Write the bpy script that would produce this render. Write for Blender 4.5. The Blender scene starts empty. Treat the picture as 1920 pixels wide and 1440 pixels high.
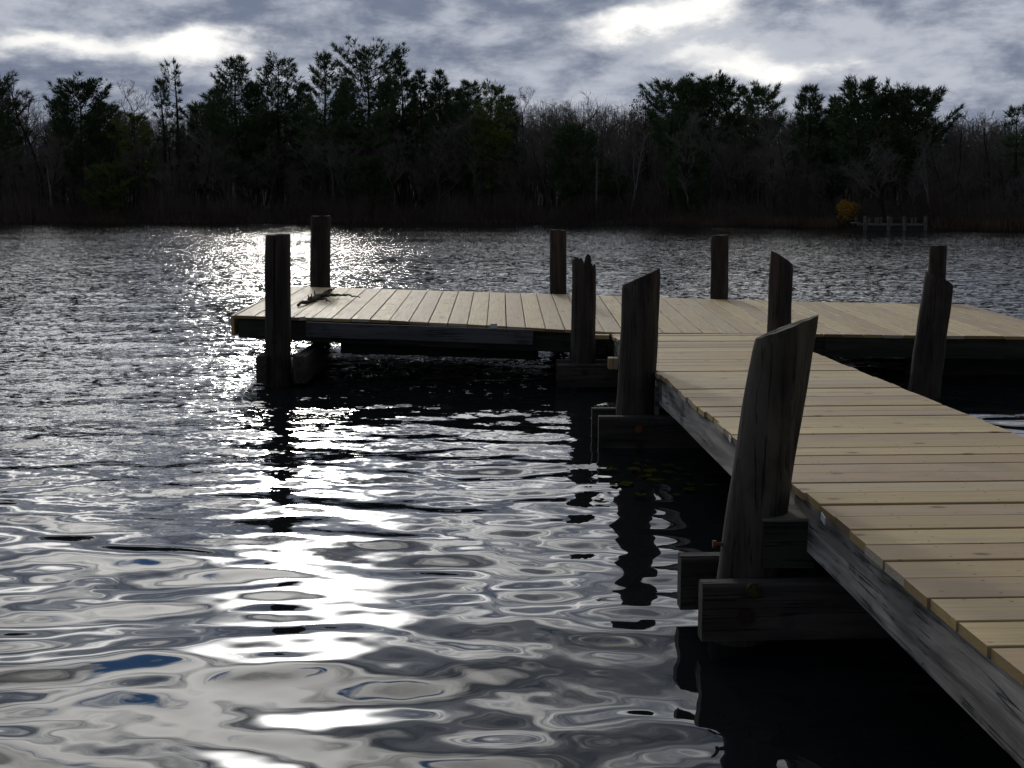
import bpy, bmesh, math, random
import numpy as np
from mathutils import Vector, Matrix

S = bpy.context.scene
C = S.collection
R = math.radians
random.seed(7)

# ------------------------------------------------------------------ camera
F, YH, HC = 2270.0, 380.0, 2.2            # focal length and horizon in photo pixels, eye height over water
PITCH = math.atan((720 - YH) / F)
cam = bpy.data.cameras.new('camera')
cam.sensor_width = 36.0
cam.lens = F / 1920 * 36.0
cam.clip_start, cam.clip_end = 0.1, 3000
co = bpy.data.objects.new('camera', cam)
co.location = (0, 0, HC)
co.rotation_euler = (math.pi / 2 - PITCH, 0, 0)
C.objects.link(co)
S.camera = co

# ------------------------------------------------------------------ node helpers
class NT:
    def __init__(s, tree):
        s.t = tree
        s.n = tree.nodes
        s.l = tree.links
    def put(s, sock, v):
        if isinstance(v, bpy.types.NodeSocket):
            s.l.new(v, sock)
        elif v is not None:
            sock.default_value = v
    def m(s, op, a, b=None, c=None, clamp=False):
        n = s.n.new('ShaderNodeMath'); n.operation = op; n.use_clamp = clamp
        for i, v in enumerate((a, b, c)):
            s.put(n.inputs[i], v)
        return n.outputs[0]
    def v(s, op, a, b=None, scale=None):
        n = s.n.new('ShaderNodeVectorMath'); n.operation = op
        s.put(n.inputs[0], a)
        if b is not None: s.put(n.inputs[1], b)
        if scale is not None: s.put(n.inputs['Scale'], scale)
        return n.outputs['Value'] if op in ('DOT_PRODUCT', 'LENGTH', 'DISTANCE') else n.outputs['Vector']
    def xyz(s, x, y, z):
        n = s.n.new('ShaderNodeCombineXYZ')
        for i, q in enumerate((x, y, z)): s.put(n.inputs[i], q)
        return n.outputs[0]
    def sep(s, v):
        n = s.n.new('ShaderNodeSeparateXYZ'); s.put(n.inputs[0], v)
        return n.outputs[0], n.outputs[1], n.outputs[2]
    def noise(s, vec, scale, detail=4, rough=.55, dist=0, col=False):
        n = s.n.new('ShaderNodeTexNoise'); s.put(n.inputs['Vector'], vec)
        s.put(n.inputs['Scale'], scale); n.inputs['Detail'].default_value = detail
        n.inputs['Roughness'].default_value = rough; n.inputs['Distortion'].default_value = dist
        return n.outputs['Color'] if col else n.outputs[0]
    def voro(s, vec, scale, feature='F1'):
        n = s.n.new('ShaderNodeTexVoronoi'); n.feature = feature
        s.put(n.inputs['Vector'], vec); n.inputs['Scale'].default_value = scale
        return n.outputs['Distance']
    def smooth(s, x, a, b, lo=0.0, hi=1.0):
        n = s.n.new('ShaderNodeMapRange'); n.interpolation_type = 'SMOOTHSTEP'
        s.put(n.inputs[0], x)
        for i, q in zip((1, 2, 3, 4), (a, b, lo, hi)): s.put(n.inputs[i], q)
        return n.outputs[0]
    def lin(s, x, a, b, lo=0.0, hi=1.0):
        n = s.n.new('ShaderNodeMapRange'); s.put(n.inputs[0], x)
        for i, q in zip((1, 2, 3, 4), (a, b, lo, hi)): s.put(n.inputs[i], q)
        return n.outputs[0]
    def mix(s, f, a, b, mode='MIX'):
        n = s.n.new('ShaderNodeMix'); n.data_type = 'RGBA'; n.blend_type = mode
        s.put(n.inputs[0], f)
        for i, q in ((6, a), (7, b)):
            if isinstance(q, (tuple, list)): q = tuple(q) + ((1,) if len(q) == 3 else ())
            s.put(n.inputs[i], q)
        return n.outputs[2]
    def gauss(s, terms):                  # exp(-sum(term^2))
        acc = None
        for t in terms:
            q = s.m('MULTIPLY', t, t)
            acc = q if acc is None else s.m('ADD', acc, q)
        return s.m('EXPONENT', s.m('MULTIPLY', acc, -1.0))

# ------------------------------------------------------------------ world: broken cloud deck over a Nishita sky
SUN_AZ, SUN_EL = -10.0, 18.0              # azimuth from the view axis (+Y), elevation, degrees
sd = Vector((math.sin(R(SUN_AZ)) * math.cos(R(SUN_EL)), math.cos(R(SUN_AZ)) * math.cos(R(SUN_EL)), math.sin(R(SUN_EL))))
w = bpy.data.worlds.new('World'); S.world = w; w.use_nodes = True
W = NT(w.node_tree); W.n.clear()
tc = W.n.new('ShaderNodeTexCoord').outputs['Generated']
d = W.v('NORMALIZE', tc)
dx, dy, dz = W.sep(d)
zc = W.m('MAXIMUM', dz, 0.0)
el = W.m('MULTIPLY', W.m('ARCSINE', zc), 57.2958)
az = W.m('MULTIPLY', W.m('ARCTAN2', dx, dy), 57.2958)
inv = W.m('DIVIDE', 1.0, W.m('ADD', zc, 0.16))
q = W.v('SCALE', W.xyz(dx, dy, W.m('MULTIPLY', zc, .6)), None, inv)
n_big = W.noise(W.v('ADD', q, (3.1, 1.7, .4)), 1.15, 7, .56, .35)
n_mid = W.noise(W.v('ADD', q, (-4.0, 7.3, 2.0)), 3.1, 7, .6, .3)
n_hole = W.noise(W.v('ADD', q, (8.2, -2.6, 5.0)), 1.9, 6, .55, .3)
wx = W.noise(W.xyz(W.m('MULTIPLY', az, .17), W.m('MULTIPLY', el, .36), 3.3), 1.0, 7, .60)
wy = W.noise(W.xyz(W.m('MULTIPLY', az, .16), W.m('MULTIPLY', el, .36), 9.1), 1.0, 7, .60)
azw = W.m('ADD', az, W.m('MULTIPLY', W.m('SUBTRACT', wx, .5), 13.0))
elw = W.m('ADD', el, W.m('MULTIPLY', W.m('SUBTRACT', wy, .5), 3.4))
nf = W.noise(W.xyz(W.m('MULTIPLY', az, .20), W.m('MULTIPLY', el, .48), 1.0), 1.0, 10, .63, .15)
nf2 = W.noise(W.xyz(W.m('MULTIPLY', az, .075), W.m('MULTIPLY', el, .24), 7.7), 1.0, 5, .5, .1)
ds = W.m('MULTIPLY', W.m('ARCCOSINE', W.v('DOT_PRODUCT', d, tuple(sd))), 57.2958)
g25 = W.gauss([W.m('DIVIDE', ds, 24.0)])
g9 = W.gauss([W.m('DIVIDE', ds, 3.5)])
# openings in the cloud deck near the horizon (azimuth, elevation, half widths, weight)
OPEN = [(-13.8, 7.0, 2.9, .75, 1.25), (-20.5, 6.6, 4.5, .5, .9), (-24.0, 9.2, 2.2, .8, .8),
        (7.2, 8.1, 4.2, .65, 1.25), (8.8, 9.6, 2.2, .8, 1.1), (12.2, 6.0, 3.0, .7, 1.1), (9.5, 6.9, 3.0, .35, .6),
        (15.5, 9.6, 1.8, .5, .8), (-31, 8.0, 4.0, .8, .8), (28, 7.2, 4.0, .8, .8), (45, 8.6, 6.0, 1.0, .8), (-48, 7.6, 6.0, 1.0, .8)]
op = None
for a0, e0, wa, we, k in OPEN:
    g = W.m('MULTIPLY', W.gauss([W.m('DIVIDE', W.m('SUBTRACT', azw, a0), wa), W.m('DIVIDE', W.m('SUBTRACT', elw, e0), we)]), k)
    op = g if op is None else W.m('ADD', op, g)
low_open = W.smooth(op, .30, 1.0)
low_soft = W.smooth(op, .05, .5)
up = W.smooth(el, 9.5, 13.0)              # above the low deck the cloud cover is more broken
toward = W.smooth(ds, 95.0, 30.0)         # the cloud thickens away from the sun
hi_open = W.m('MULTIPLY', W.m('MULTIPLY', W.smooth(W.m('ADD', W.m('MULTIPLY', n_big, .55), W.m('MULTIPLY', n_mid, .45)), .465, .61), up), W.m('ADD', .12, W.m('MULTIPLY', toward, .88)))
openf = W.m('MAXIMUM', W.m('MAXIMUM', low_open, hi_open), W.m('MULTIPLY', W.smooth(ds, 5.5, 1.5), up))   # the cloud is thin over the sun
bright = W.m('ADD', W.m('ADD', 1.05, W.m('MULTIPLY', W.m('MULTIPLY', g25, up), 3.4)), W.m('MULTIPLY', W.m('MULTIPLY', g9, up), 20.0))
bright_c = W.v('SCALE', (1.0, .985, .955), None, bright)
tone = W.m('ADD', W.m('MULTIPLY', nf, .65), W.m('MULTIPLY', nf2, .35))
grey = W.mix(W.smooth(tone, .39, .60), (.172, .204, .282), (.50, .53, .60))
grey = W.mix(W.m('MULTIPLY', low_soft, .75), grey, (.60, .62, .66))
grey = W.v('SCALE', grey, None, W.smooth(el, 13.0, 30.0, 1.0, .50))   # thicker cloud overhead
grey = W.v('SCALE', grey, None, W.m('MULTIPLY', W.m('ADD', .62, W.m('MULTIPLY', toward, .38)), W.m('ADD', 1.0, W.m('MULTIPLY', W.m('MULTIPLY', g25, up), .7))))
cloud = W.mix(openf, grey, bright_c)
sky = W.n.new('ShaderNodeTexSky'); sky.sky_type = 'NISHITA'; sky.sun_disc = False
sky.sun_elevation = R(SUN_EL); sky.sun_rotation = R(SUN_AZ); sky.dust_density = .15; sky.ozone_density = 4.0; sky.air_density = 1.0
hole = W.m('MULTIPLY', W.smooth(W.m('ADD', n_hole, W.smooth(az, -4.0, -24.0, -.10, .03)), .54, .585), W.smooth(el, 20.0, 26.0))
sky_c = W.v('MULTIPLY', sky.outputs[0], (.95, 1.35, 1.7))
fin = W.mix(hole, W.v('SCALE', cloud, None, 10.0), sky_c)
bg = W.n.new('ShaderNodeBackground'); W.l.new(fin, bg.inputs[0]); bg.inputs[1].default_value = 0.1
ow = W.n.new('ShaderNodeOutputWorld'); W.l.new(bg.outputs[0], ow.inputs[0])

sun = bpy.data.lights.new('sun', 'SUN'); sun.energy = 0.5; sun.angle = R(4.0); sun.color = (1, .95, .86)
so = bpy.data.objects.new('sun', sun); so.rotation_euler = sd.to_track_quat('Z', 'Y').to_euler(); so.location = sd * 50
C.objects.link(so)

vs = S.view_settings
vs.view_transform = 'Standard'; vs.look = 'None'; vs.exposure = 0.0; vs.gamma = 1.0; vs.use_curve_mapping = False
S.cycles.max_bounces = 6; S.cycles.glossy_bounces = 4; S.cycles.diffuse_bounces = 3
S.cycles.sample_clamp_indirect = 12.0

# ------------------------------------------------------------------ geometry helpers
def ray(x, y):
    u = (x - 960) / F; v = (720 - y) / F
    return np.array([u, math.cos(PITCH) + v * math.sin(PITCH), -math.sin(PITCH) + v * math.cos(PITCH)])
def at_z(x, y, z):                        # world point at height z seen at photo pixel (x, y)
    r = ray(x, y); return np.array([0, 0, HC]) + (z - HC) / r[2] * r
def at_y(x, y, Y):                        # world point at depth Y
    r = ray(x, y); return np.array([0, 0, HC]) + Y / r[1] * r

def mesh_np(name, verts, faces, smooth=False):
    verts = np.asarray(verts, np.float32); faces = np.asarray(faces, np.int32)
    me = bpy.data.meshes.new(name); k = faces.shape[1]
    me.vertices.add(len(verts)); me.vertices.foreach_set('co', verts.ravel())
    me.loops.add(faces.size); me.loops.foreach_set('vertex_index', faces.ravel())
    me.polygons.add(len(faces)); me.polygons.foreach_set('loop_start', np.arange(0, faces.size, k, dtype=np.int32))
    me.polygons.foreach_set('loop_total', np.full(len(faces), k, np.int32))
    if smooth: me.polygons.foreach_set('use_smooth', np.ones(len(faces), bool))
    me.update(calc_edges=True); me.validate()
    return me
def obj(name, me, mat=None, parent=None, loc=None):
    o = bpy.data.objects.new(name, me); C.objects.link(o)
    if mat is not None and me is not None and not me.materials: me.materials.append(mat)
    if parent is not None: o.parent = parent
    if loc is not None: o.location = loc
    return o
def empty(name, loc, label=None, cat=None, group=None):
    o = bpy.data.objects.new(name, None); o.empty_display_size = .2; C.objects.link(o); o.location = loc
    if label: o['label'] = label
    if cat: o['category'] = cat
    if group: o['group'] = group
    return o
def tag(o, label=None, cat=None, group=None, kind=None):
    for k, v in (('label', label), ('category', cat), ('group', group), ('kind', kind)):
        if v: o[k] = v
    return o
class MB:                                  # collects polygons for one mesh
    def __init__(s): s.v = []; s.f = []
    def add(s, vs, fs):
        b = len(s.v); s.v += [tuple(p) for p in vs]; s.f += [tuple(b + i for i in f) for f in fs]
    def box(s, c, size, M=None, ch=0.0):
        x, y, z = (q / 2 for q in size)
        pts = [Vector((i * x, j * y, k * z)) for i in (-1, 1) for j in (-1, 1) for k in (-1, 1)]
        if M is not None: pts = [M @ p for p in pts]
        pts = [p + Vector(c) for p in pts]
        s.add(pts, [(0, 1, 3, 2), (4, 6, 7, 5), (0, 4, 5, 1), (2, 3, 7, 6), (0, 2, 6, 4), (1, 5, 7, 3)])
    def tube(s, pts, rad, n=6, cap=True):
        pts = [Vector(p) for p in pts]; rings = []
        for i, p in enumerate(pts):
            t = (pts[min(i + 1, len(pts) - 1)] - pts[max(i - 1, 0)]).normalized()
            a = t.cross(Vector((0, 0, 1)) if abs(t.z) < .9 else Vector((1, 0, 0))).normalized(); b = t.cross(a)
            rings.append([p + (a * math.cos(2 * math.pi * k / n) + b * math.sin(2 * math.pi * k / n)) * rad[i] for k in range(n)])
        vs = [p for r in rings for p in r]; fs = []
        for i in range(len(pts) - 1):
            for k in range(n):
                fs.append((i * n + k, i * n + (k + 1) % n, (i + 1) * n + (k + 1) % n, (i + 1) * n + k))
        if cap: fs += [tuple(range(n - 1, -1, -1)), tuple((len(pts) - 1) * n + k for k in range(n))]
        s.add(vs, fs)
    def build(s, name, mat, parent=None, smooth=False, loc=None):
        me = bpy.data.meshes.new(name); me.from_pydata(s.v, [], s.f)
        bm = bmesh.new(); bm.from_mesh(me); bmesh.ops.recalc_face_normals(bm, faces=bm.faces); bm.to_mesh(me); bm.free()
        if smooth: me.polygons.foreach_set('use_smooth', [True] * len(me.polygons))
        return obj(name, me, mat, parent, loc)

# ------------------------------------------------------------------ materials
def material(name):
    m = bpy.data.materials.new(name); m.use_nodes = True
    t = NT(m.node_tree); b = m.node_tree.nodes['Principled BSDF']
    return m, t, b
def bump(t, b, h, strength, dist):
    n = t.n.new('ShaderNodeBump'); n.inputs['Strength'].default_value = strength; n.inputs['Distance'].default_value = dist
    t.put(n.inputs['Height'], h); t.l.new(n.outputs[0], b.inputs['Normal'])
def objco(t): return t.n.new('ShaderNodeTexCoord').outputs['Object']
def rnd(t): return t.n.new('ShaderNodeObjectInfo').outputs['Random']

def mat_plank():
    m, t, b = material('new_pine_board')
    P = objco(t); r = rnd(t)
    x, y, z = t.sep(P)
    off = t.xyz(t.m('MULTIPLY', r, 91.0), t.m('MULTIPLY', r, 37.0), t.m('MULTIPLY', r, 53.0))
    Q = t.v('ADD', P, off)
    fine = t.noise(t.v('MULTIPLY', Q, (1.6, 70, 70)), 1.0, 5, .6, .2)
    wide = t.noise(t.v('MULTIPLY', Q, (.55, 6.5, 6.5)), 1.0, 3, .5, .3)
    rings = t.m('SINE', t.m('MULTIPLY', wide, 75.0))
    kn = t.voro(t.v('MULTIPLY', Q, (2.6, 4.2, 4.2)), 1.0)
    knot = t.smooth(kn, .06, .13, 1.0, 0.0)
    halo = t.smooth(kn, .08, .28, 1.0, 0.0)
    streak = t.smooth(t.noise(t.v('MULTIPLY', Q, (1.0, 14, 14)), 1.0, 4, .6), .56, .74)
    warm = t.mix(r, (.41, .288, .10), (.60, .46, .185))
    r2 = t.m('FRACT', t.m('MULTIPLY', r, 17.31))
    warm = t.mix(t.m('MULTIPLY', t.smooth(r2, .66, .86), .6), warm, (.36, .29, .175))
    r3 = t.m('FRACT', t.m('MULTIPLY', r, 41.7))
    warm = t.mix(t.m('MULTIPLY', t.smooth(r3, .66, .84), .85), warm, (.36, .23, .10))
    c = t.mix(t.m('MULTIPLY', t.m('ADD', t.m('MULTIPLY', rings, .5), .5), .22), warm, (.36, .235, .12))
    c = t.mix(t.m('MULTIPLY', t.smooth(fine, .42, .66), .60), c, (.34, .24, .14))
    c = t.mix(t.m('MULTIPLY', streak, .62), c, (.33, .26, .19))
    blot = t.smooth(t.noise(t.v('MULTIPLY', Q, (1.4, 3.0, 3.0)), 1.0, 4, .6), .5, .72)
    c = t.mix(t.m('MULTIPLY', blot, .28), c, (.36, .30, .23))
    damp = t.m('MULTIPLY', t.smooth(t.noise(t.v('MULTIPLY', Q, (.9, 1.8, 1.8)), 1.3, 6, .65, .5), .55, .66), .38)
    c = t.mix(damp, c, (.20, .155, .10))
    edge = t.m('MULTIPLY', t.smooth(t.m('ADD', t.m('ABSOLUTE', y), t.m('MULTIPLY', t.m('SUBTRACT', blot, .5), .014)), .098, .118), .40)
    c = t.mix(edge, c, (.15, .11, .07))
    speck = t.smooth(t.voro(t.v('MULTIPLY', Q, (9.0, 16.0, 16.0)), 1.0), .06, .12, 1.0, 0.0)
    c = t.mix(t.m('MULTIPLY', speck, .7), c, (.13, .09, .05))
    c = t.mix(t.m('MULTIPLY', halo, .35), c, (.33, .2, .09))
    c = t.mix(t.m('MULTIPLY', knot, .85), c, (.09, .045, .02))
    # nail heads, two across each board over every joist
    nx = t.m('SUBTRACT', t.m('MULTIPLY', t.m('ABSOLUTE', t.m('SUBTRACT', t.m('FRACT', t.m('DIVIDE', t.m('ADD', x, 60.3), .6)), .5)), .6), .0)
    ny = t.m('ABSOLUTE', t.m('SUBTRACT', t.m('ABSOLUTE', y), .075))
    nail = t.smooth(t.m('SQRT', t.m('ADD', t.m('MULTIPLY', nx, nx), t.m('MULTIPLY', ny, ny))), .005, .008, 1.0, 0.0)
    c = t.mix(t.m('MULTIPLY', nail, .85), c, (.05, .045, .04))
    t.put(b.inputs['Base Color'], c)
    t.put(b.inputs['Roughness'], t.lin(fine, .3, .7, .5, .72))
    b.inputs['Specular IOR Level'].default_value = .5
    h = t.m('ADD', t.m('MULTIPLY', fine, .6), t.m('MULTIPLY', knot, -.5))
    bump(t, b, h, .5, .003)
    return m
def mat_old(name, dark, light, axis, green=None, contrast=.6, rough=.85):
    m, t, b = material(name)
    P = objco(t); r = rnd(t)
    Q = t.v('ADD', P, t.xyz(t.m('MULTIPLY', r, 31.0), t.m('MULTIPLY', r, 17.0), t.m('MULTIPLY', r, 67.0)))
    sc = [34.0, 34.0, 34.0]; sc[axis] = 1.1
    s2 = [7.0, 7.0, 7.0]; s2[axis] = .7
    f1 = t.noise(t.v('MULTIPLY', Q, tuple(sc)), 1.0, 6, .65, .3)
    f2 = t.noise(t.v('MULTIPLY', Q, tuple(s2)), 1.0, 5, .6, .6)
    f3 = t.noise(Q, 3.0, 5, .6)
    c = t.mix(t.smooth(f2, .5 - contrast * .25, .5 + contrast * .3), dark, light)
    crack = t.smooth(f1, .60, .68)
    sc2 = [15.0, 15.0, 15.0]; sc2[axis] = .45
    f4 = t.noise(t.v('MULTIPLY', Q, tuple(sc2)), 1.0, 3, .5, .2)
    check = t.m('MULTIPLY', t.smooth(t.m('ABSOLUTE', t.m('SUBTRACT', f4, .5)), .0, .022, 1.0, 0.0), t.smooth(f3, .42, .6))
    crack = t.m('MAXIMUM', crack, check)
    c = t.mix(t.m('MULTIPLY', crack, .8), c, tuple(q * .3 for q in dark))
    c = t.mix(t.m('MULTIPLY', t.smooth(f3, .52, .7), .5), c, tuple(q * .55 for q in dark))
    if green:
        z = t.sep(P)[2]
        g = t.m('MULTIPLY', t.smooth(t.m('ADD', z, t.m('MULTIPLY', f3, .35)), green[1], green[1] + .3), t.smooth(f3, .35, .6))
        c = t.mix(t.m('MULTIPLY', g, .7), c, green[0])
    t.put(b.inputs['Base Color'], c); b.inputs['Roughness'].default_value = rough
    b.inputs['Specular IOR Level'].default_value = .25
    bump(t, b, t.m('SUBTRACT', t.m('ADD', t.m('MULTIPLY', f2, .8), t.m('MULTIPLY', f1, .5)), crack), 1.0, .010)
    return m
def mat_plain(name, c1, c2, scale=6.0, rough=.9, metal=0.0, byrand=0.0):
    m, t, b = material(name)
    f = t.noise(objco(t), scale, 4, .6)
    c = t.mix(t.smooth(f, .35, .65), c1, c2)
    if byrand:
        c = t.v('SCALE', c, None, t.lin(rnd(t), 0, 1, 1 - byrand, 1 + byrand))
    t.put(b.inputs['Base Color'], c); b.inputs['Roughness'].default_value = rough; b.inputs['Metallic'].default_value = metal
    b.inputs['Specular IOR Level'].default_value = .2
    return m
M_PLANK = mat_plank()
M_END, t, b = material('yellowish_board_end')
r_ = rnd(t); rb_ = t.m('FRACT', t.m('MULTIPLY', r_, 23.7))
c_ = t.mix(t.smooth(r_, .1, .9), (.40, .29, .10), (.26, .17, .065)); c_ = t.mix(t.smooth(rb_, .62, .70), c_, (.40, .34, .25)); c_ = t.mix(t.smooth(rb_, .22, .14), c_, (.15, .09, .045))
ring_ = t.m('SINE', t.m('MULTIPLY', t.noise(t.v('MULTIPLY', t.v('ADD', objco(t), t.xyz(r_, rb_, r_)), (1, 9, 22)), 1.0, 2, .5), 60.0))
t.put(b.inputs['Base Color'], t.mix(t.m('MULTIPLY', t.m('ADD', ring_, 1.0), .16), c_, (.16, .10, .04))); b.inputs['Roughness'].default_value = .85
M_PILE = mat_old('weathered_post_wood', (.021, .016, .012), (.068, .055, .042), 2)
M_PILEB = mat_old('brown_post_wood', (.026, .020, .016), (.060, .046, .036), 2)
M_PILEG = mat_old('mossy_post_wood', (.020, .0165, .013), (.082, .070, .055), 2, green=((.055, .058, .025), 1.5))
M_BEAM = mat_old('weathered_beam_wood', (.026, .023, .019), (.066, .058, .049), 0)
M_GREY = mat_old('silvery_stringer_wood', (.045, .040, .034), (.46, .43, .38), 0, contrast=1.0)
M_LIT_TOP = mat_old('lit_weathered_top', (.05, .043, .034), (.26, .23, .19), 0)  # weathered wood, lightened to paint in the light on the block's top
M_BLOCK = mat_old('old_block_wood', (.018, .016, .014), (.16, .15, .135), 0)
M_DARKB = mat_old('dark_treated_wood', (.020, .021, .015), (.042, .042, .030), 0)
M_BOLT = mat_plain('rusty_iron', (.045, .028, .02), (.03, .02, .015), 60, .7, .4)
M_BOLTY = mat_plain('yellow_rust_iron', (.07, .055, .015), (.035, .028, .015), 60, .7, .3)
M_RUST = mat_plain('orange_rust', (.16, .065, .03), (.10, .04, .02), 60, .8)
M_TAG = mat_plain('white_plastic_tag', (.55, .56, .56), (.42, .45, .47), 90, .4)
M_BARK = mat_plain('bark', (.022, .018, .015), (.045, .039, .034), 2.5, .95, 0, .25)
M_TWIG = mat_plain('bare_twigs', (.098, .086, .075), (.16, .142, .125), .35, .95, 0, .3)
M_PALE = mat_plain('pale_birch_bark', (.16, .15, .145), (.09, .085, .08), 3, .9)
M_NEEDLE = mat_plain('pine_needles', (.040, .070, .032), (.082, .118, .048), .5, .8, 0, .25)
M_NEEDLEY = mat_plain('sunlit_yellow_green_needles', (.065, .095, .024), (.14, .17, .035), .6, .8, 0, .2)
M_BRUSH = mat_plain('brush_stems', (.075, .057, .046), (.115, .092, .078), .2, .95)
M_REED = mat_plain('dry_reeds', (.070, .046, .029), (.12, .086, .052), .25, .95)
M_YELLOW = mat_plain('yellow_autumn_leaves', (.40, .23, .015), (.25, .145, .012), 1.2, .8)
M_RUSSET = mat_plain('russet_leaves', (.11, .05, .026), (.07, .04, .024), 1.2, .9)
M_FARWOOD = mat_plain('far_grey_wood', (.125, .118, .105), (.072, .067, .060), 5, .9)
M_GROUND = mat_plain('leaf_litter_ground', (.020, .016, .012), (.012, .010, .008), .35, 1.0)
M_WEED = mat_plain('floating_leaves', (.018, .021, .005), (.038, .034, .008), 14, 1.0)
M_WEED.node_tree.nodes['Principled BSDF'].inputs['Specular IOR Level'].default_value = 0.0

# ------------------------------------------------------------------ shoreline, terrain, water
SHX = [-2500, -400, 0, 600, 960, 1300, 1560, 1760, 1920, 2400, 4200]
SHY = [424, 421, 420.5, 419.5, 420.5, 424.5, 428.5, 432, 435, 440, 450]
def shore(px):                             # world xy of the waterline in the direction of photo column px
    y = float(np.interp(px, SHX, SHY)) + .8 * math.sin(px * .021) * .35
    p = at_z(px, y, 0.0); return p[0], p[1]
PR_D = [-8, 0, 1.5, 8, 25, 60, 110, 160, 240, 380]
PR_Z = [-.9, .0, .32, .75, 1.7, 4.8, 10, 13.5, 16, 17]
def ground(px, dist):                      # world point on the ground, dist metres behind the waterline
    sx, sy = shore(px); L = math.hypot(sx, sy); k = (L + dist) / L
    z = float(np.interp(dist, PR_D, PR_Z)) + (.5 * math.sin(px * .011 + dist * .07) if dist > 10 else 0)
    return np.array([sx * k, sy * k, z])
cols = np.linspace(-3200, 5000, 160); rows = [-8, -2, 0, .8, 1.5, 4, 8, 15, 25, 40, 60, 85, 110, 160, 240, 380]
tv = [ground(c, r) for r in rows for c in cols]; nC = len(cols)
tf = [(i * nC + j, i * nC + j + 1, (i + 1) * nC + j + 1, (i + 1) * nC + j) for i in range(len(rows) - 1) for j in range(nC - 1)]
tag(obj('wooded_bank', mesh_np('wooded_bank', tv, tf, True), M_GROUND), kind='structure')

def water_mesh():
    rng = np.random.default_rng(11)
    # rings: depth step follows the picture's foreshortening so near waves get fine mesh
    rs = [1.0]
    while rs[-1] < 170:
        r = rs[-1]; rs.append(r + min(max(.011, r * r / (HC * 1211) * .62), 1.6))
    rs = np.array(rs)
    th = np.concatenate([np.linspace(-110, -28, 60)[:-1], np.linspace(-28, 28, 640), np.linspace(28, 110, 60)[1:]]) * math.pi / 180
    rr, tt = np.meshgrid(rs, th, indexing='ij')
    X = rr * np.sin(tt); Y = rr * np.cos(tt)
    step = np.gradient(rs)[:, None] * np.ones_like(X)
    step = np.maximum(step, rr * (56 * math.pi / 180 / 640))
    Z = np.zeros_like(X)
    def sm(x, a, b):
        t = np.clip((x - a) / (b - a), 0, 1); return t * t * (3 - 2 * t)
    # wind reaches the open water; the lee close to the camera stays smooth
    wobble = .9 * np.sin(X * .55 + 1.0) + .7 * np.sin(X * 1.3 + Y * .4)
    chop = sm(Y + wobble - X * .55, 7.5, 17.0)
    inner = sm(X, -2.6, -.6) * (1 - sm(X, 3.0, 4.5)) * sm(Y, 5, 8) * (1 - sm(Y, 13.6, 15.6))
    chop = np.clip(chop * (1 - .55 * inner), 0, 1)
    # long smooth waves
    def waves(n, lmin, lmax, slope, spread, amp, base=0.0):
        nonlocal Z
        for i in range(n):
            lam = lmin * (lmax / lmin) ** rng.random()
            ang = base + rng.normal(0, spread)
            k = 2 * math.pi / lam
            kx, ky = k * math.sin(ang), k * math.cos(ang)
            a = slope / k * math.sqrt(2.0 / n) * (.6 + .8 * rng.random())
            fade = sm(lam / step, 3.0, 7.0)
            ph = rng.random() * 6.283
            # slow meander keeps crests from being ruled lines
            mx = .35 * lam * np.sin((X * math.cos(ang) - Y * math.sin(ang)) * (1.6 / lam) * .35 + ph * 3)
            Z += amp * fade * a * np.sin(kx * X + ky * Y + k * mx * .5 + ph)
    waves(16, .75, 2.1, .030, .28, np.ones_like(X), .10)
    waves(22, .34, .85, .047, .34, .85 + .15 * chop, -.08)
    waves(24, .12, .34, .009, .7, 1.0 + 2.0 * chop)
    waves(44, .09, .28, .086, .34, chop, .20)
    nr, nt = X.shape
    V = np.stack([X, Y, Z], -1).reshape(-1, 3)
    idx = np.arange(nr * nt).reshape(nr, nt)
    Fq = np.stack([idx[:-1, :-1], idx[:-1, 1:], idx[1:, 1:], idx[1:, :-1]], -1).reshape(-1, 4)[:, ::-1]
    me = mesh_np('lake_water', V, Fq, True)
    at = me.attributes.new('chop', 'FLOAT', 'POINT'); at.data.foreach_set('value', chop.astype(np.float32).ravel())
    return me
mw, t, b = material('lake_water')
P = objco(t)
an = t.n.new('ShaderNodeAttribute'); an.attribute_name = 'chop'; chop = an.outputs['Fac']
px_, py_, pz_ = t.sep(P)
dist = t.v('LENGTH', P)
far = t.smooth(dist, 12.0, 45.0)
Pa = t.v('MULTIPLY', P, (.62, 1.0, 0.0))
na = t.v('SUBTRACT', t.noise(Pa, 13.0, 3, .6, .2, col=True), (.5, .5, .5))
nb = t.v('SUBTRACT', t.noise(t.v('MULTIPLY', P, (.55, 1.0, 0.0)), 5.5, 3, .6, .2, col=True), (.5, .5, .5))
patch = t.lin(t.noise(t.v('MULTIPLY', P, (.05, .12, 0)), 1.0, 3, .5), .3, .7, .75, 1.2)
ka = t.m('MULTIPLY', t.m('MULTIPLY', t.m('ADD', .010, t.m('MULTIPLY', chop, .80)), patch), 1.0)
kb = t.m('MULTIPLY', t.m('MULTIPLY', chop, t.m('ADD', .10, t.m('MULTIPLY', far, .60))), patch)
sl = t.v('ADD', t.v('SCALE', na, None, ka), t.v('SCALE', nb, None, kb))
sl = t.v('MULTIPLY', sl, (1.15, 1.0, 0.0))
gN = t.n.new('ShaderNodeNewGeometry').outputs['Normal']
t.put(b.inputs['Normal'], t.v('NORMALIZE', t.v('ADD', gN, sl)))
b.inputs['Base Color'].default_value = (.006, .008, .009, 1)
b.inputs['Roughness'].default_value = .015
b.inputs['IOR'].default_value = 1.40
tag(obj('lake_water', water_mesh(), mw), kind='structure')

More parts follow.
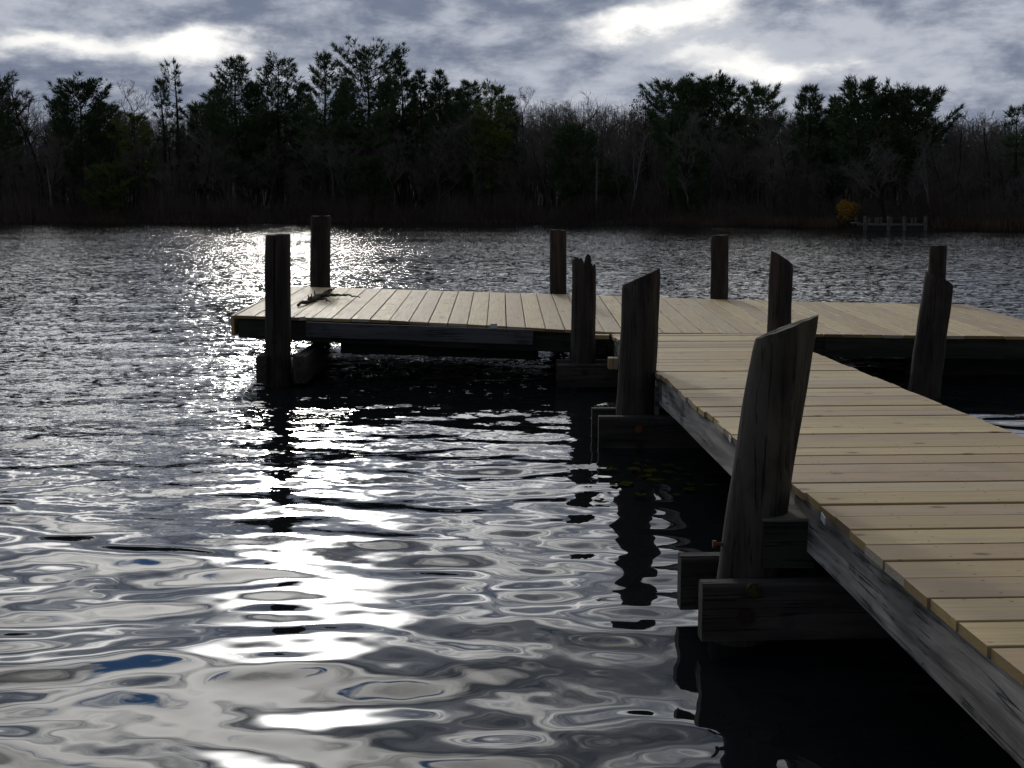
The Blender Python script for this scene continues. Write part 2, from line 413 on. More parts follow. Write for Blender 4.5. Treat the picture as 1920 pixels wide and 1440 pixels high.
# ------------------------------------------------------------------ dock: walkway and platform
def wood_bar(name, p0, p1, h, th, mat, parent, label=None, up_at_top=True, chamfer=.006):
    """a board from p0 to p1 (points on the top centre line), height h, thickness th; local x runs along it"""
    p0, p1 = Vector(p0), Vector(p1); ax = (p1 - p0); L = ax.length; ax.normalize()
    zz = Vector((0, 0, 1)); yy = zz.cross(ax).normalized(); zz = ax.cross(yy)
    M = Matrix((ax, yy, zz)).transposed().to_4x4(); M.translation = (p0 + p1) / 2
    c = chamfer; a = th / 2
    prof = [(-a, -h), (a, -h), (a, -c), (a - c, 0), (-a + c, 0), (-a, -c)]
    nseg = max(1, min(6, int(L / .8))); vs = []; rg = random.Random(int(L * 1000) + len(name))
    for i in range(nseg + 1):
        x = -L / 2 + L * i / nseg; jy = rg.uniform(-.004, .004) * min(1, L); jz = rg.uniform(-.004, .004) * min(1, L)
        vs += [(x, y + jy, z + jz) for y, z in prof]
    fs = [tuple(range(6)), tuple(nseg * 6 + i for i in (5, 4, 3, 2, 1, 0))]
    for s_ in range(nseg):
        for i in range(6):
            fs.append((s_ * 6 + i, (s_ + 1) * 6 + i, (s_ + 1) * 6 + (i + 1) % 6, s_ * 6 + (i + 1) % 6))
    mb = MB(); mb.add(vs, fs)
    o = mb.build(name, mat, None)
    pm = parent.matrix_world if parent else Matrix()
    if parent:
        o.parent = parent; o.matrix_local = Matrix.Translation(-parent.location) @ M
    else: o.matrix_world = M
    if label: o['label'] = label
    return o

PT = .038                                   # plank thickness
def make_plank(a0, a1, b0, b1, parent, name='plank', label=None):
    """plank between end edges a0-a1 and b0-b1 (top surface corners); local x along its length"""
    a0, a1, b0, b1 = map(Vector, (a0, a1, b0, b1))
    pa, pb = (a0 + a1) / 2, (b0 + b1) / 2
    ax = (pb - pa).normalized(); yy = Vector((0, 0, 1)).cross(ax).normalized(); zz = ax.cross(yy)
    M = Matrix((ax, yy, zz)).transposed().to_4x4(); M.translation = (pa + pb) / 2
    Mi = M.inverted(); c = .003; vs = []
    for (u, v) in ((a0, a1), (b0, b1)):
        u, v = Mi @ u, Mi @ v
        if u.y > v.y: u, v = v, u
        w_ = v.y - u.y
        def lerp(s_): return u + (v - u) * s_
        f = c / w_
        for s_, z in ((0, -PT), (1, -PT), (1, -c), (1 - f, 0), (f, 0), (0, -c)):
            q_ = lerp(s_); vs.append((q_.x, q_.y, q_.z + z))
    fs = [(0, 1, 2, 3, 4, 5), (11, 10, 9, 8, 7, 6)] + [(i, 6 + i, 6 + (i + 1) % 6, (i + 1) % 6) for i in range(6)]
    mb = MB(); mb.add(vs, fs)
    o = mb.build(name, M_PLANK, None); o.parent = parent
    o.data.materials.append(M_END); o.data.polygons[0].material_index = 1; o.data.polygons[1].material_index = 1
    o.matrix_local = Matrix.Translation(-parent.location) @ M
    if label: o['label'] = label
    return o
def lumber_tag(plank, px, py, Y, wpx=16, hpx=10):
    p = at_y(px, py, Y); k = Y / F
    mb = MB(); mb.box((0, 0, 0), (wpx * k, .003, hpx * k), Matrix.Rotation(R(random.uniform(-12, 12)), 3, 'Y'))
    o = mb.build('lumber_tag', M_TAG, plank)
    Mw = Matrix.Translation(plank.parent.location) @ plank.matrix_basis
    o.matrix_local = Mw.inverted() @ Matrix.Translation(Vector(p))
    return o

# walkway: left and right edges, height falls gently towards the platform
def wz(Y): return .79 - .0203 * (Y - 5.35)
def wl(Y): return 1.452 - .0235 * (Y - 5.35)
def wr(Y): return 3.205 - .0065 * (Y - 7.57)
walk = empty('dock_walkway', (2.3, 8.0, 0), 'long straight dock walkway of new pale boards on grey stringers, running to the platform', 'dock')
rg = random.Random(3)
Yc = 14.86; walk_planks = []
slope = .045
while Yc > .6:
    wd = .2450 * rg.choice([1, 1, 1, 1, 1, .995, .99])
    g = rg.choice([.010, .012, .013, .015, .019])
    y1, y0 = Yc, Yc - wd + g
    j0 = rg.uniform(-.018, .014); j1 = rg.uniform(-.008, .008); jz = rg.uniform(-.003, .003); jt = rg.uniform(-.003, .003)
    def cor(Y, side, jz_):
        x = (wl(Y) + j0) if side == 0 else (wr(Y) + j1)
        return (x, Y + slope * (x - 1.4), wz(Y) + jz_)
    walk_planks.append((make_plank(cor(y0, 0, jz), cor(y1, 0, jz + jt), cor(y0, 1, jz), cor(y1, 1, jz + jt), walk), y0, y1))
    Yc -= wd
zt_ = PT + .003
for f_, nm in ((lambda Y: wl(Y) + .045, 'L'), (lambda Y: (wl(Y) + wr(Y)) / 2, 'C'), (lambda Y: wr(Y) - .045, 'R')):
    for ya, yb in ((.7, 6.05), (6.06, 10.7), (10.71, 14.7)):
        wood_bar('stringer', (f_(ya), ya, wz(ya) - zt_), (f_(yb), yb, wz(yb) - zt_), .245, .06, M_GREY if nm == 'L' else M_BEAM, walk,
                 'silvery weathered side stringer' if nm == 'L' else None)
def tag_on_walk(px, py):
    p = at_z(px, py, .77)
    for o, y0, y1 in walk_planks:
        if y0 - .05 <= p[1] <= y1: Y = p[1]; break
    x = wl(Y) - .026
    mb = MB(); mb.box((0, 0, 0), (.004, .07, .036), Matrix.Rotation(R(8), 3, 'X'))
    q_ = mb.build('lumber_tag', M_TAG, o)
    Mw = Matrix.Translation(walk.location) @ o.matrix_basis
    q_.matrix_local = Mw.inverted() @ Matrix.Translation((x, Y, wz(Y) - .02))
tag_on_walk(1380, 810); tag_on_walk(1559, 972)

# platform: front and back edges through measured points (it leans a little to the right)
FX, FYpx = [400, 440, 700, 900, 1145, 1523, 1700, 1920, 2100], [590.5, 591.5, 599, 609, 623, 626, 628.5, 631, 633]
BX, BYpx = [500, 545, 750, 1060, 1350, 1530, 1810, 2000], [535.5, 537, 543, 552, 561, 566, 571, 574]
def fy(x): return 15.2 - .05 * (x + 3.5)
def by(x): return 20.3 - .075 * (x + 3.7)
def edge_pt(xw, fY, xs, ys):
    Y = fY(xw)
    px = 960 + xw / (Y * 1.0) * F
    for _ in range(4):
        y = float(np.interp(px, xs, ys)); p = at_y(px, y, Y); px += (xw - p[0]) / Y * F
    return (xw, Y, p[2])
plat = empty('dock_platform', (1.8, 17.3, 0), 'broad cross platform of new pale boards at the far end of the dock', 'dock')
NPL = 43; FL, FR = -3.485, 7.0; BL, BR = -3.71, 7.33
plat_planks = []; rg = random.Random(5)
cuts = np.linspace(0, 1, NPL + 1)
for i in range(NPL):
    g = rg.choice([.007, .009, .011, .014]) / 10.5
    s0, s1 = cuts[i] + g / 2, cuts[i + 1] - g / 2
    jf, jb, jz = rg.uniform(-.012, .012), rg.uniform(-.012, .012), rg.uniform(-.002, .002)
    def fp(s_): p = edge_pt(FL + (FR - FL) * s_, fy, FX, FYpx); return (p[0], p[1] + jf, p[2] + jz)
    def bp(s_): p = edge_pt(BL + (BR - BL) * s_, by, BX, BYpx); return (p[0], p[1] + jb, p[2] + jz)
    plat_planks.append(make_plank(fp(s0), fp(s1), bp(s0), bp(s1), plat))
def plat_pt(s_, v_, drop=0.0):
    a = np.array(edge_pt(FL + (FR - FL) * s_, fy, FX, FYpx)); b_ = np.array(edge_pt(BL + (BR - BL) * s_, by, BX, BYpx))
    p = a + (b_ - a) * v_; p[2] -= drop; return p
def s_of(x): return (x - FL) / (FR - FL)
wood_bar('end_board', plat_pt(-.0035, .0), plat_pt(-.0035, 1.0), .26, .036, M_PLANK, plat, 'pale new board closing the left end')
segs = [(0.004, .445), (.4455, .70), (.7005, .998)]
for v_, mt, dp in ((.012, M_DARKB, .243), (.25, M_DARKB, .3), (.5, M_DARKB, .3), (.75, M_DARKB, .3), (.985, M_DARKB, .26)):
    for sa, sb in segs:
        wood_bar('stringer', plat_pt(sa, v_, PT + .003), plat_pt(sb, v_, PT + .003), dp, .07, mt, plat)
# grey fascia board on the left half of the front
pa, pb = at_y(574, 603, 15.02), at_y(1000, 618.5, 14.88)
pa[1] -= .0; fo = wood_bar('fascia_board', pa, pb, .185, .04, mat_old('grey_fascia_wood', (.06, .06, .062), (.09, .09, .094), 0, contrast=.5), plat, 'plain grey fascia board')
# lower ledger set back beneath it
la, lb = at_y(640, 628, 15.9), at_y(1010, 640, 15.7)
wood_bar('ledger_beam', la, lb, .24, .08, M_DARKB, plat)
def near_plank(px):
    xw = (px - 960) / F * 15.0
    return plat_planks[max(0, min(NPL - 1, int(s_of(xw) * NPL)))]
lumber_tag(near_plank(925), 926, 611, 14.93, 13, 8); lumber_tag(near_plank(567), 567, 597, 15.07, 12, 6)
wood_bar('ledger_beam', (.75, 15.7, .385), (3.6, 15.62, .385), .34, .08, M_DARKB, plat)  # added dark filler, hides bright water showing through the gap
wood_bar('ledger_beam', (5.1, 15.55, .33), (6.95, 15.45, .32), .34, .08, M_DARKB, plat)  # second added filler, blacks out the bright water under the right end
# thin nailing strip where the walkway meets the platform
wood_bar('edge_strip', (1.02, 14.78, .600), (1.19, 14.77, .600), .05, .10, M_PLANK, plat)

# ------------------------------------------------------------------ pilings
def piling(label, base_px, Y, top_px, r_bot, r_top, mat, slant=0.0, wl_px=None, seed=0, jag=None, grooves=3, name='dock_post', groove_at=None, zbot=-.9, twist=0):
    """base_px: column at the water, top_px: (x, y) of the top centre"""
    rg = random.Random(seed)
    pt = at_y(top_px[0], top_px[1], Y); zt = pt[2]
    pb = at_z(base_px[0], base_px[1], 0) if base_px[1] else None
    bx = (base_px[0] - 960) / F * Y * (math.cos(PITCH) + (HC / Y) * math.sin(PITCH) if False else 1.0)
    # column of a point at depth Y and height 0
    r0 = at_y(base_px[0], base_px[1], Y); bx = r0[0] + (pt[0] - r0[0]) * (0 - r0[2]) / (pt[2] - r0[2])
    root = empty(name, (bx, Y, 0), label, 'post', 'old wooden posts of the dock')
    n, m = 56, 30; vs = []; fs = []
    ph = [(rg.uniform(0, 6.28), rg.uniform(-.017, .017)) for _ in range(5)]
    gr = [(rg.uniform(0, 6.28), rg.uniform(.006, .016), rg.uniform(.045, .10)) for _ in range(grooves + 1)]
    if groove_at is not None: gr += [(g_, .045, .085) for g_ in groove_at]
    zs = np.concatenate([np.linspace(zbot, 0, 5)[:-1], np.linspace(0, 1, m - 4)])
    rg2 = [rg.uniform(-.009, .006) for _ in range(64)]
    for i, f in enumerate(zs):
        for k in range(n):
            a = 2 * math.pi * k / n
            ca, sa = math.cos(a), math.sin(a)
            ztk = zt + slant * ca * r_top - (((HC - zt) / Y + .02) * sa * r_top if abs(slant) > .2 else 0)
            ztk += (.004 if abs(slant) < .2 else .001) * math.sin(a * 5 + seed) + .001 * math.sin(a * 11 + seed * 2) + rg2[k] * .12
            if jag is not None: ztk += jag(ca, sa, a)
            z = f if f <= 0 and i < 4 else f * ztk
            h = max(0, z) / zt
            r = r_bot + (r_top - r_bot) * h
            r *= 1 + sum(p_[1] * math.sin((j + 2) * a + p_[0] + h * (j - 1.5)) for j, p_ in enumerate(ph)) + .012 * math.sin(h * 17 + a * 2 + seed)
            for ga, gd, gw in gr:
                dlt = (a - ga - .12 * math.sin(h * 5 + ga) * (0 if groove_at and ga in groove_at else 1) + math.pi) % (2 * math.pi) - math.pi
                r -= gd * math.exp(-(dlt / gw) ** 2) * ((.4 + .6 * h) if groove_at is not None or jag is not None else (.9 - .7 * h))
            if i == m - 1: r *= .965
            r *= 1 + .006 * math.sin(a * 7 + h * 9 + seed) * math.sin(h * 23 + a + seed)
            lean = (pt[0] - bx) * (z / zt) + .012 * math.sin(h * 4 + seed) * h * (1 - h) * 2
            vs.append((lean + r * ca, r * sa, z))
    for i in range(m - 1):
        for k in range(n):
            fs.append((i * n + k, i * n + (k + 1) % n, (i + 1) * n + (k + 1) % n, (i + 1) * n + k))
    # top face: two inner rings, slightly hollow and rough
    ctr = np.mean([vs[(m - 1) * n + k] for k in range(n)], axis=0)
    prev = (m - 1) * n
    for q_ in (.62, .25):
        st = len(vs)
        for k in range(n):
            p = np.array(vs[(m - 1) * n + k]); p = ctr + (p - ctr) * q_
            if jag is not None:
                a = 2 * math.pi * k / n; p[2] = zt - .19 + .10 * q_ + (vs[(m - 1) * n + k][2] - zt) * q_ * .3
            p[2] += rg.uniform(-.006, .004); vs.append(tuple(p))
        for k in range(n): fs.append((prev + k, prev + (k + 1) % n, st + (k + 1) % n, st + k))
        prev = st
    if jag is not None: ctr[2] = zt - .20
    vs.append(tuple(ctr)); 
    for k in range(n): fs.append((prev + k, prev + (k + 1) % n, len(vs) - 1))
    mb = MB(); mb.add(vs, fs); o = mb.build('trunk', mat, root, smooth=True)
    me = o.data
    bm = bmesh.new(); bm.from_mesh(me)
    for e in bm.edges:
        if len(e.link_faces) == 2 and e.calc_face_angle() > .7: e.smooth = False
    bm.to_mesh(me); bm.free()
    return root
def bolt(parent, wp, mat=None, r=.022, axis='Y', name='bolt'):
    mb = MB(); ax = Vector((0, 1, 0)) if axis == 'Y' else Vector((1, 0, 0))
    mb.tube([Vector((0, 0, 0)) - ax * .022, ax * .004], [r * 1.0, r * 1.0], 6)
    mb.tube([Vector((0, 0, 0)) - ax * .006, ax * .02], [r * 1.75, r * 1.75], 14)
    o = mb.build(name, mat or M_BOLT, parent)
    o.location = Vector(wp) - parent.location
    return o
def cross_beam(root, pa, pb, h=.28, th=.09, mat=None):
    return wood_bar('cross_beam', pa, pb, h, th, mat or M_BEAM, root, chamfer=.014)

YA = 14.72
pA = piling('thick grooved post with two bolts at the front left corner of the platform', (521, 714), YA, (521, 440), .158, .15, M_PILEB, .05, seed=1, groove_at=[-1.68], grooves=2)
for x0, x1 in ((475, 497), (545, 572)):
    u0 = at_y(x0, 660, YA - .35)[0]; u1 = at_y(x1, 660, YA - .35)[0]; xm = (u0 + u1) / 2
    cross_beam(pA, (xm, YA - .28, .37), (xm, YA + 1.2, .37), .33, abs(u1 - u0) * .85)
for yy in (619, 639): bolt(pA, at_y(514, yy, YA - .165), M_BOLT, .016)
pB = piling('tallest dark brown post behind the platform near the fallen branch', (600, 640), 20.62, (602, 405), .175, .17, M_PILEB, .02, seed=2)
pC = piling('dark round post behind the platform, next right after the tallest one', (1048, 640), 20.15, (1046, 431), .142, .135, M_PILEB, -.06, seed=3)
def jagD(ca, sa, a):
    x = ca
    h = -.03 + .012 * math.sin(9 * a)
    if -.15 < x < .12: h -= .10 * (1 - abs(x + .0) / .16)      # the notch
    if .12 <= x < .55: h += .055 * math.exp(-((x - .36) / .2) ** 2)
    if x >= .55: h -= .075
    return h
pD = piling('post with a splintered jagged top at the inner left corner of platform and walkway', (1094, 712), 14.5, (1095, 480), .152, .142, M_PILEB, 0, seed=4, jag=jagD, grooves=4)
for dy_ in (-.21, .21):
    p0 = at_y(1045, 683, 14.5 - .21)[0]; cross_beam(pD, (p0, 14.5 + dy_, .30), (1.62, 14.5 + dy_, .30), .27, .09)
bolt(pD, at_y(1096, 697, 14.5 - .262), M_BOLT, .02)
wood_bar('block', (1.13, 14.13, .40), (1.24, 14.13, .40), .13, .16, M_PLANK, pD, 'pale new wooden block')
pE = piling('slant topped post at the left side of the walkway, between two other posts', (1189, 823), 11.05, (1203, 518), .178, .172, M_PILE, .46, seed=5, grooves=4)
for dy_ in (-.235, .235):
    p0 = at_y(1122, 790, 11.05 - .24)[0] - (.03 if dy_ > 0 else 0); cross_beam(pE, (p0, 11.05 + dy_, .285), (1.75, 11.05 + dy_, .285), .30, .1)
for yy in (805, 832): bolt(pE, at_y(1198, yy, 11.05 - .295), M_RUST if yy < 820 else M_BOLT, .02)
eb = at_y(1234, 730, 10.95)
wood_bar('spacer_block', (eb[0], 10.98, .53), (1.30, 10.98, .53), .24, .26, M_BLOCK, pE)
pF = piling('dark post behind the platform, third along its back edge', (1346, 640), 19.95, (1350, 441), .148, .142, M_PILEB, .04, seed=6)
pG = piling('post with top sloping down rightward, at the right corner of walkway and platform', (1456, 715), 14.45, (1466, 484), .145, .138, M_PILEB, -.62, seed=7)
for dy_ in (-.2, .2): cross_beam(pG, (2.7, 14.45 + dy_, .30), (3.5, 14.45 + dy_, .30), .27, .09)
YHp = 5.95
pH = piling('largest nearest post with a mossy slanted top, leaning right beside the walkway', (1392, 1125), YHp, (1475, 613), .150, .150, M_PILEG, .40, seed=8, grooves=4)
for YB, px0, yt_, yb_ in ((5.72, 1315, 1091, 1190), (6.18, 1275, 1040, 1139)):
    h0 = at_y(px0, yt_, YB); h1 = at_y(px0, yb_, YB)
    cross_beam(pH, (h0[0], YB + .01, h0[2]), (1.95, YB + .05, h0[2]), h0[2] - h1[2] + (.02 if YB < 6 else 0), .1)
bolt(pH, at_y(1413, 1107, 5.672), M_BOLTY, .020); bolt(pH, at_y(1400, 1156, 5.672), M_BOLT, .022)
rb = MB(); pr = at_y(1364, 1020, 5.93); rb.tube([(-.06, 0, 0), (.06, 0, 0)], [.011, .011], 8); rb.tube([(-.075, 0, 0), (-.058, 0, 0)], [.02, .02], 6)
ro = rb.build('bolt', M_RUST, pH); ro.location = Vector(pr) - pH.location; ro['label'] = 'rusty orange bolt end'
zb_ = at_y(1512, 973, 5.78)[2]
wood_bar('spacer_block', (1.24, 5.92, zb_ - .012), (1.492, 5.92, zb_ - .012), .24, .27, M_DARKB, pH)  # dark wood stands in for the shade on the block's face
wood_bar('block_cap', (1.23, 5.925, zb_), (1.494, 5.925, zb_), .014, .29, M_LIT_TOP, pH, 'weathered block top coloured as lit, between post and walkway')  # added thin slab: the light on the block's top, put into its colour
pI = piling('brown post with a top sloping down to the right, right of the walkway, leaning', (1731, 745), 13.8, (1761, 524), .182, .165, M_PILEB, -.45, seed=9)
pJ = piling('slim dark post behind the platform, rightmost on its back edge', (1750, 650), 19.75, (1759, 460), .145, .138, M_PILEB, .05, seed=10)

# ------------------------------------------------------------------ fallen branch on the platform
br = empty('fallen_branch', tuple(plat_pt(s_of(-2.55), .5)), 'dead broken branch with rough bark lying on the platform boards', 'branch')
def deck_px(px, py, lift=.02):
    best = None
    Y = 17.5
    for _ in range(12):
        p = at_y(px, py, Y); v_ = (p[1] - fy(p[0])) / (by(p[0]) - fy(p[0])); z = plat_pt(s_of(p[0]), min(max(v_, 0), 1))[2]
        q_ = at_z(px, py, z + lift); Y = q_[1]
    return Vector(q_)
bl = Vector(br.location)
def polyb(pxs, rads, name, n=7, lift=.03):
    rg = random.Random(len(name) + len(pxs)); pts = []
    P_ = [deck_px(a_, b_, lift) for a_, b_ in pxs]; rr = []
    for i in range(len(P_) - 1):
        for k in range(4):
            f = k / 4; p = P_[i].lerp(P_[i + 1], f); p += Vector((rg.uniform(-.02, .02), rg.uniform(-.03, .03), rg.uniform(-.008, .018)))
            pts.append(p - bl); rr.append((rads[i] + (rads[i + 1] - rads[i]) * f) * rg.uniform(.75, 1.25))
    pts.append(P_[-1] - bl); rr.append(rads[-1])
    mb = MB(); mb.tube(pts, rr, n)
    if name == 'limb':
        for k in range(7):
            p = pts[rg.randrange(2, len(pts))]; dv = Vector((rg.uniform(-.1, .1), rg.uniform(-.1, .1), rg.uniform(.03, .10)))
            mb.tube([p, p + dv * .5, p + dv], [.018, .013, .006], 5)
    mb.build(name, M_BARK, br)
polyb([(560, 572), (585, 563), (602, 554), (620, 545)], [.020, .034, .042, .022], 'limb')
polyb([(604, 555), (625, 554), (645, 553), (662, 555), (675, 558)], [.020, .017, .015, .011, .006], 'twig', lift=.05)
polyb([(594, 560), (608, 561), (620, 566)], [.02, .014, .006], 'twig', lift=.03)

# ------------------------------------------------------------------ floating leaves in the shade under the walkway
mb = MB(); rg = random.Random(4)
for k in range(60):
    px, py = rg.gauss(1205, 48), 868 + abs(rg.gauss(0, 34)) - rg.random() * 8
    p = at_z(px, py, .012); r_ = rg.choice([.014, .02, .028, .04, .055]) * rg.uniform(.8, 1.2); a0 = rg.uniform(0, 6.28)
    ring = [(p[0] + r_ * math.cos(a0 + j * .66) * 1.2, p[1] + r_ * math.sin(a0 + j * .66), .016 + rg.uniform(0, .012)) for j in range(9)]
    mb.add([(p[0], p[1], .018)] + ring, [(0, j + 1, j + 2) for j in range(8)])
tag(mb.build('floating_leaves', M_WEED), 'small olive leaves floating in the shade beside the walkway', 'leaves', kind='stuff')

# ------------------------------------------------------------------ trees of the far shore
def tri_tube(P0, P1, r0, r1, V, Fc, n=3):
    """append many straight tapered prisms given arrays of ends"""
    P0, P1 = np.asarray(P0, float), np.asarray(P1, float); r0 = np.asarray(r0, float)[:, None]; r1 = np.asarray(r1, float)[:, None]
    t_ = P1 - P0; t_ /= np.linalg.norm(t_, axis=1, keepdims=True) + 1e-9
    ref = np.where(np.abs(t_[:, 2:3]) < .9, np.array([[0, 0, 1.]]), np.array([[1., 0, 0]]))
    a = np.cross(t_, ref); a /= np.linalg.norm(a, axis=1, keepdims=True) + 1e-9; b_ = np.cross(t_, a)
    base = sum(len(v) for v in V); N = len(P0); vv = np.zeros((N, 2 * n, 3))
    for k in range(n):
        dr = a * math.cos(2 * math.pi * k / n) + b_ * math.sin(2 * math.pi * k / n)
        vv[:, k] = P0 + dr * r0; vv[:, n + k] = P1 + dr * r1
    V.append(vv.reshape(-1, 3)); ids = base + np.arange(N)[:, None] * 2 * n
    for k in range(n):
        k2 = (k + 1) % n
        Fc.append(np.concatenate([ids + k, ids + k2, ids + n + k2, ids + n + k], 1))
def blades(cent, dirs, length, width, rng, V, Fc):
    """thin needle-spray triangles"""
    N = len(cent); side = np.cross(dirs, rng.normal(size=(N, 3))); side /= np.linalg.norm(side, axis=1, keepdims=True) + 1e-9
    base = sum(len(v) for v in V)
    tip = cent + dirs * length[:, None]; mid = cent + dirs * (length * .45)[:, None]
    vv = np.stack([cent, mid + side * width[:, None], tip, mid - side * width[:, None]], 1).reshape(-1, 3)
    V.append(vv); ids = base + np.arange(N)[:, None] * 4
    Fc.append(np.concatenate([ids, ids + 1, ids + 2, ids + 3], 1))
def pine_mesh(seed, H, crown_r, z0=.35, shape='cone', gap=.75, per=5, lean=0.0, dens=1.0, oneside=0.0):
    rng = np.random.default_rng(seed)
    tV, tF, cV, cF = [], [], [], []
    nseg = 9; zs = np.linspace(0, H * .985, nseg + 1)
    cx = lean * H * (zs / H) ** 1.6 + .12 * np.sin(zs * .5 + seed) * (zs / H); cy = .12 * np.cos(zs * .45 + seed)
    ctr = np.stack([cx, cy, zs], 1); rad = (.016 * H + .05) * (1 - zs / H * .93)
    tri_tube(ctr[:-1], ctr[1:], rad[:-1], rad[1:], tV, tF, 7)
    z = z0 * H; B0, B1, BR0, BR1 = [], [], [], []
    cc, dd, ll, ww = [], [], [], []
    while z < H * .99:
        t_ = (z - z0 * H) / (H * (1 - z0))
        if shape == 'cone': pr = (1 - t_) ** .75 * (.55 + .45 * min(1, t_ * 4)) + .05
        elif shape == 'flat': pr = (.55 + .5 * math.sin(t_ * math.pi * .85)) * (1 if t_ < .82 else max(.2, (1 - t_) / .18 + .12))
        elif shape == 'round': pr = max(.15, math.sqrt(max(0, 1 - (2 * t_ - .95) ** 2)))
        else: pr = .35 + .65 * math.sin(min(1, t_ * 1.05) * math.pi) ** .7 * (1 - .35 * t_)
        k_ = max(2, int(rng.normal(per, 1)))
        az0 = rng.uniform(0, 6.28)
        for j in range(k_):
            a = az0 + j * 6.283 / k_ + rng.normal(0, .35)
            L = crown_r * pr * rng.uniform(.55, 1.18)
            if oneside: L *= 1 - oneside * .5 * (1 + math.cos(a))      # branches mostly away from +x
            if L < .25: L = .25
            up0 = .10 + .75 * t_ + rng.normal(0, .10); curl = .18 + rng.uniform(0, .2)
            s_ = np.linspace(0, 1, 5)
            bx_ = np.interp(z, zs, cx); by_ = np.interp(z, zs, cy)
            pts = np.stack([bx_ + math.cos(a) * L * s_, by_ + math.sin(a) * L * s_, z + L * (up0 * s_ * .8 - .25 * s_ * (1 - s_) + curl * s_ ** 2)], 1)
            B0.append(pts[:-1]); B1.append(pts[1:]); rb_ = (.012 * L + .02) * (1 - s_ * .8); BR0.append(rb_[:-1]); BR1.append(rb_[1:])
            nt = max(6, int(10.5 * L * dens / max(1, crown_r * .33)))
            sv = rng.uniform(.25, 1.0, nt) ** .7
            tp = np.stack([np.interp(sv, s_, pts[:, i]) for i in range(3)], 1)
            spread = .30 * L * (1.1 - sv) + .16
            lat = rng.normal(0, 1, nt) * spread
            tp[:, 0] += -math.sin(a) * lat; tp[:, 1] += math.cos(a) * lat; tp[:, 2] += np.abs(rng.normal(0, .10, nt)) + .05
            nb_ = 9
            C_ = np.repeat(tp, nb_, 0); out = np.array([math.cos(a), math.sin(a), 0]) * .55
            D_ = rng.normal(0, .42, (nt * nb_, 3)) + out + np.array([0, 0, .7]); D_ /= np.linalg.norm(D_, axis=1, keepdims=True)
            cc.append(C_); dd.append(D_); ll.append(rng.uniform(.30, .85, nt * nb_)); ww.append(rng.uniform(.020, .042, nt * nb_))
        z += gap * rng.uniform(.7, 1.3) * (1.0 - .3 * t_)
    # leader tuft
    C_ = np.repeat(ctr[-1:], 30, 0) + rng.normal(0, .12, (30, 3)); D_ = rng.normal(0, .35, (30, 3)) + np.array([0, 0, 1.]); D_ /= np.linalg.norm(D_, axis=1, keepdims=True)
    cc.append(C_); dd.append(D_); ll.append(rng.uniform(.3, .7, 30)); ww.append(rng.uniform(.03, .05, 30))
    tri_tube(np.concatenate(B0), np.concatenate(B1), np.concatenate(BR0), np.concatenate(BR1), tV, tF, 3)
    blades(np.concatenate(cc), np.concatenate(dd), np.concatenate(ll), np.concatenate(ww), rng, cV, cF)
    def cat(F_):
        k4 = [f for f in F_]
        return np.concatenate(k4)
    tv, cv = np.concatenate(tV), np.concatenate(cV); kz = H / np.percentile(cv[:, 2], 99.97)
    tv[:, 2] *= kz; cv[:, 2] *= kz
    return mesh_np('trunk', tv, cat(tF)), mesh_np('crown', cv, cat(cF))
def bare_meshes(seed, H, spread=.5, trunk_split=.32, levels=4, twig=1.0, lean=0.0):
    rng = np.random.default_rng(seed)
    tr, tw = [[], [], [], []], [[], [], [], []]
    def seg(store, a, b_, r0, r1): store[0].append(a); store[1].append(b_); store[2].append(r0); store[3].append(r1)
    def grow(p, d_, L, r, lev):
        n = 5 if lev == 0 else (4 if lev == 1 else 3 if lev == 2 else 2)
        pts = [p]; dcur = d_.copy()
        for i in range(n):
            dcur = dcur + rng.normal(0, .10 + .04 * lev, 3) + np.array([0, 0, .06 if lev else .0]); dcur /= np.linalg.norm(dcur)
            pts.append(pts[-1] + dcur * L / n)
        rs_ = np.linspace(r, r * (.28 if lev == 0 else .35), n + 1)
        st = tr if lev == 0 else tw
        for i in range(n): seg(st, pts[i], pts[i + 1], max(rs_[i], .011), max(rs_[i + 1], .008))
        if lev >= levels: return
        nk = [11, 6, 5, 4][min(lev, 3)]
        for k in range(nk):
            f = (trunk_split + (1 - trunk_split) * (k + rng.random()) / nk) if lev == 0 else rng.uniform(.25, 1.0)
            i = min(int(f * n), n - 1); q_ = pts[i] + (pts[i + 1] - pts[i]) * (f * n - i)
            a = rng.uniform(0, 6.283); tilt = rng.uniform(.45, .95) if lev == 0 else rng.uniform(.4, 1.0)
            ref = np.cross(dcur, rng.normal(size=3)); ref /= np.linalg.norm(ref)
            nd = dcur * math.cos(tilt) + ref * math.sin(tilt); nd[2] = abs(nd[2]) * .8 + .22 if lev == 0 else nd[2] + .2
            nd /= np.linalg.norm(nd)
            Lk = H * spread * rng.uniform(.55, 1.0) * (1.1 - .6 * f) if lev == 0 else L * rng.uniform(.40, .68)
            grow(q_, nd, Lk, r * (.42 if lev == 0 else .5) * (1.15 - .5 * f), lev + 1)
    grow(np.zeros(3), np.array([lean, 0, 1.0]), H * .93, .012 * H + .03, 0)
    out = []; kz = H / np.percentile(np.array(tw[1])[:, 2], 99.8)
    for st, n in ((tr, 6), (tw, 3)):
        V, Fc = [], []; tri_tube(np.array(st[0]) * [1, 1, kz], np.array(st[1]) * [1, 1, kz], np.array(st[2]) * (1 if n == 6 else twig), np.array(st[3]) * (1 if n == 6 else twig), V, Fc, n)
        out.append(mesh_np('trunk' if n == 6 else 'crown', np.concatenate(V), np.concatenate(Fc)))
    return out
def foot(px, dist, sink=.1):
    g = ground(px, dist); return (g[0], g[1], g[2] - sink)
def top_height(px, ytop, dist):
    g = ground(px, dist); p = at_y(px, ytop, g[1]); return p[2] - g[2]

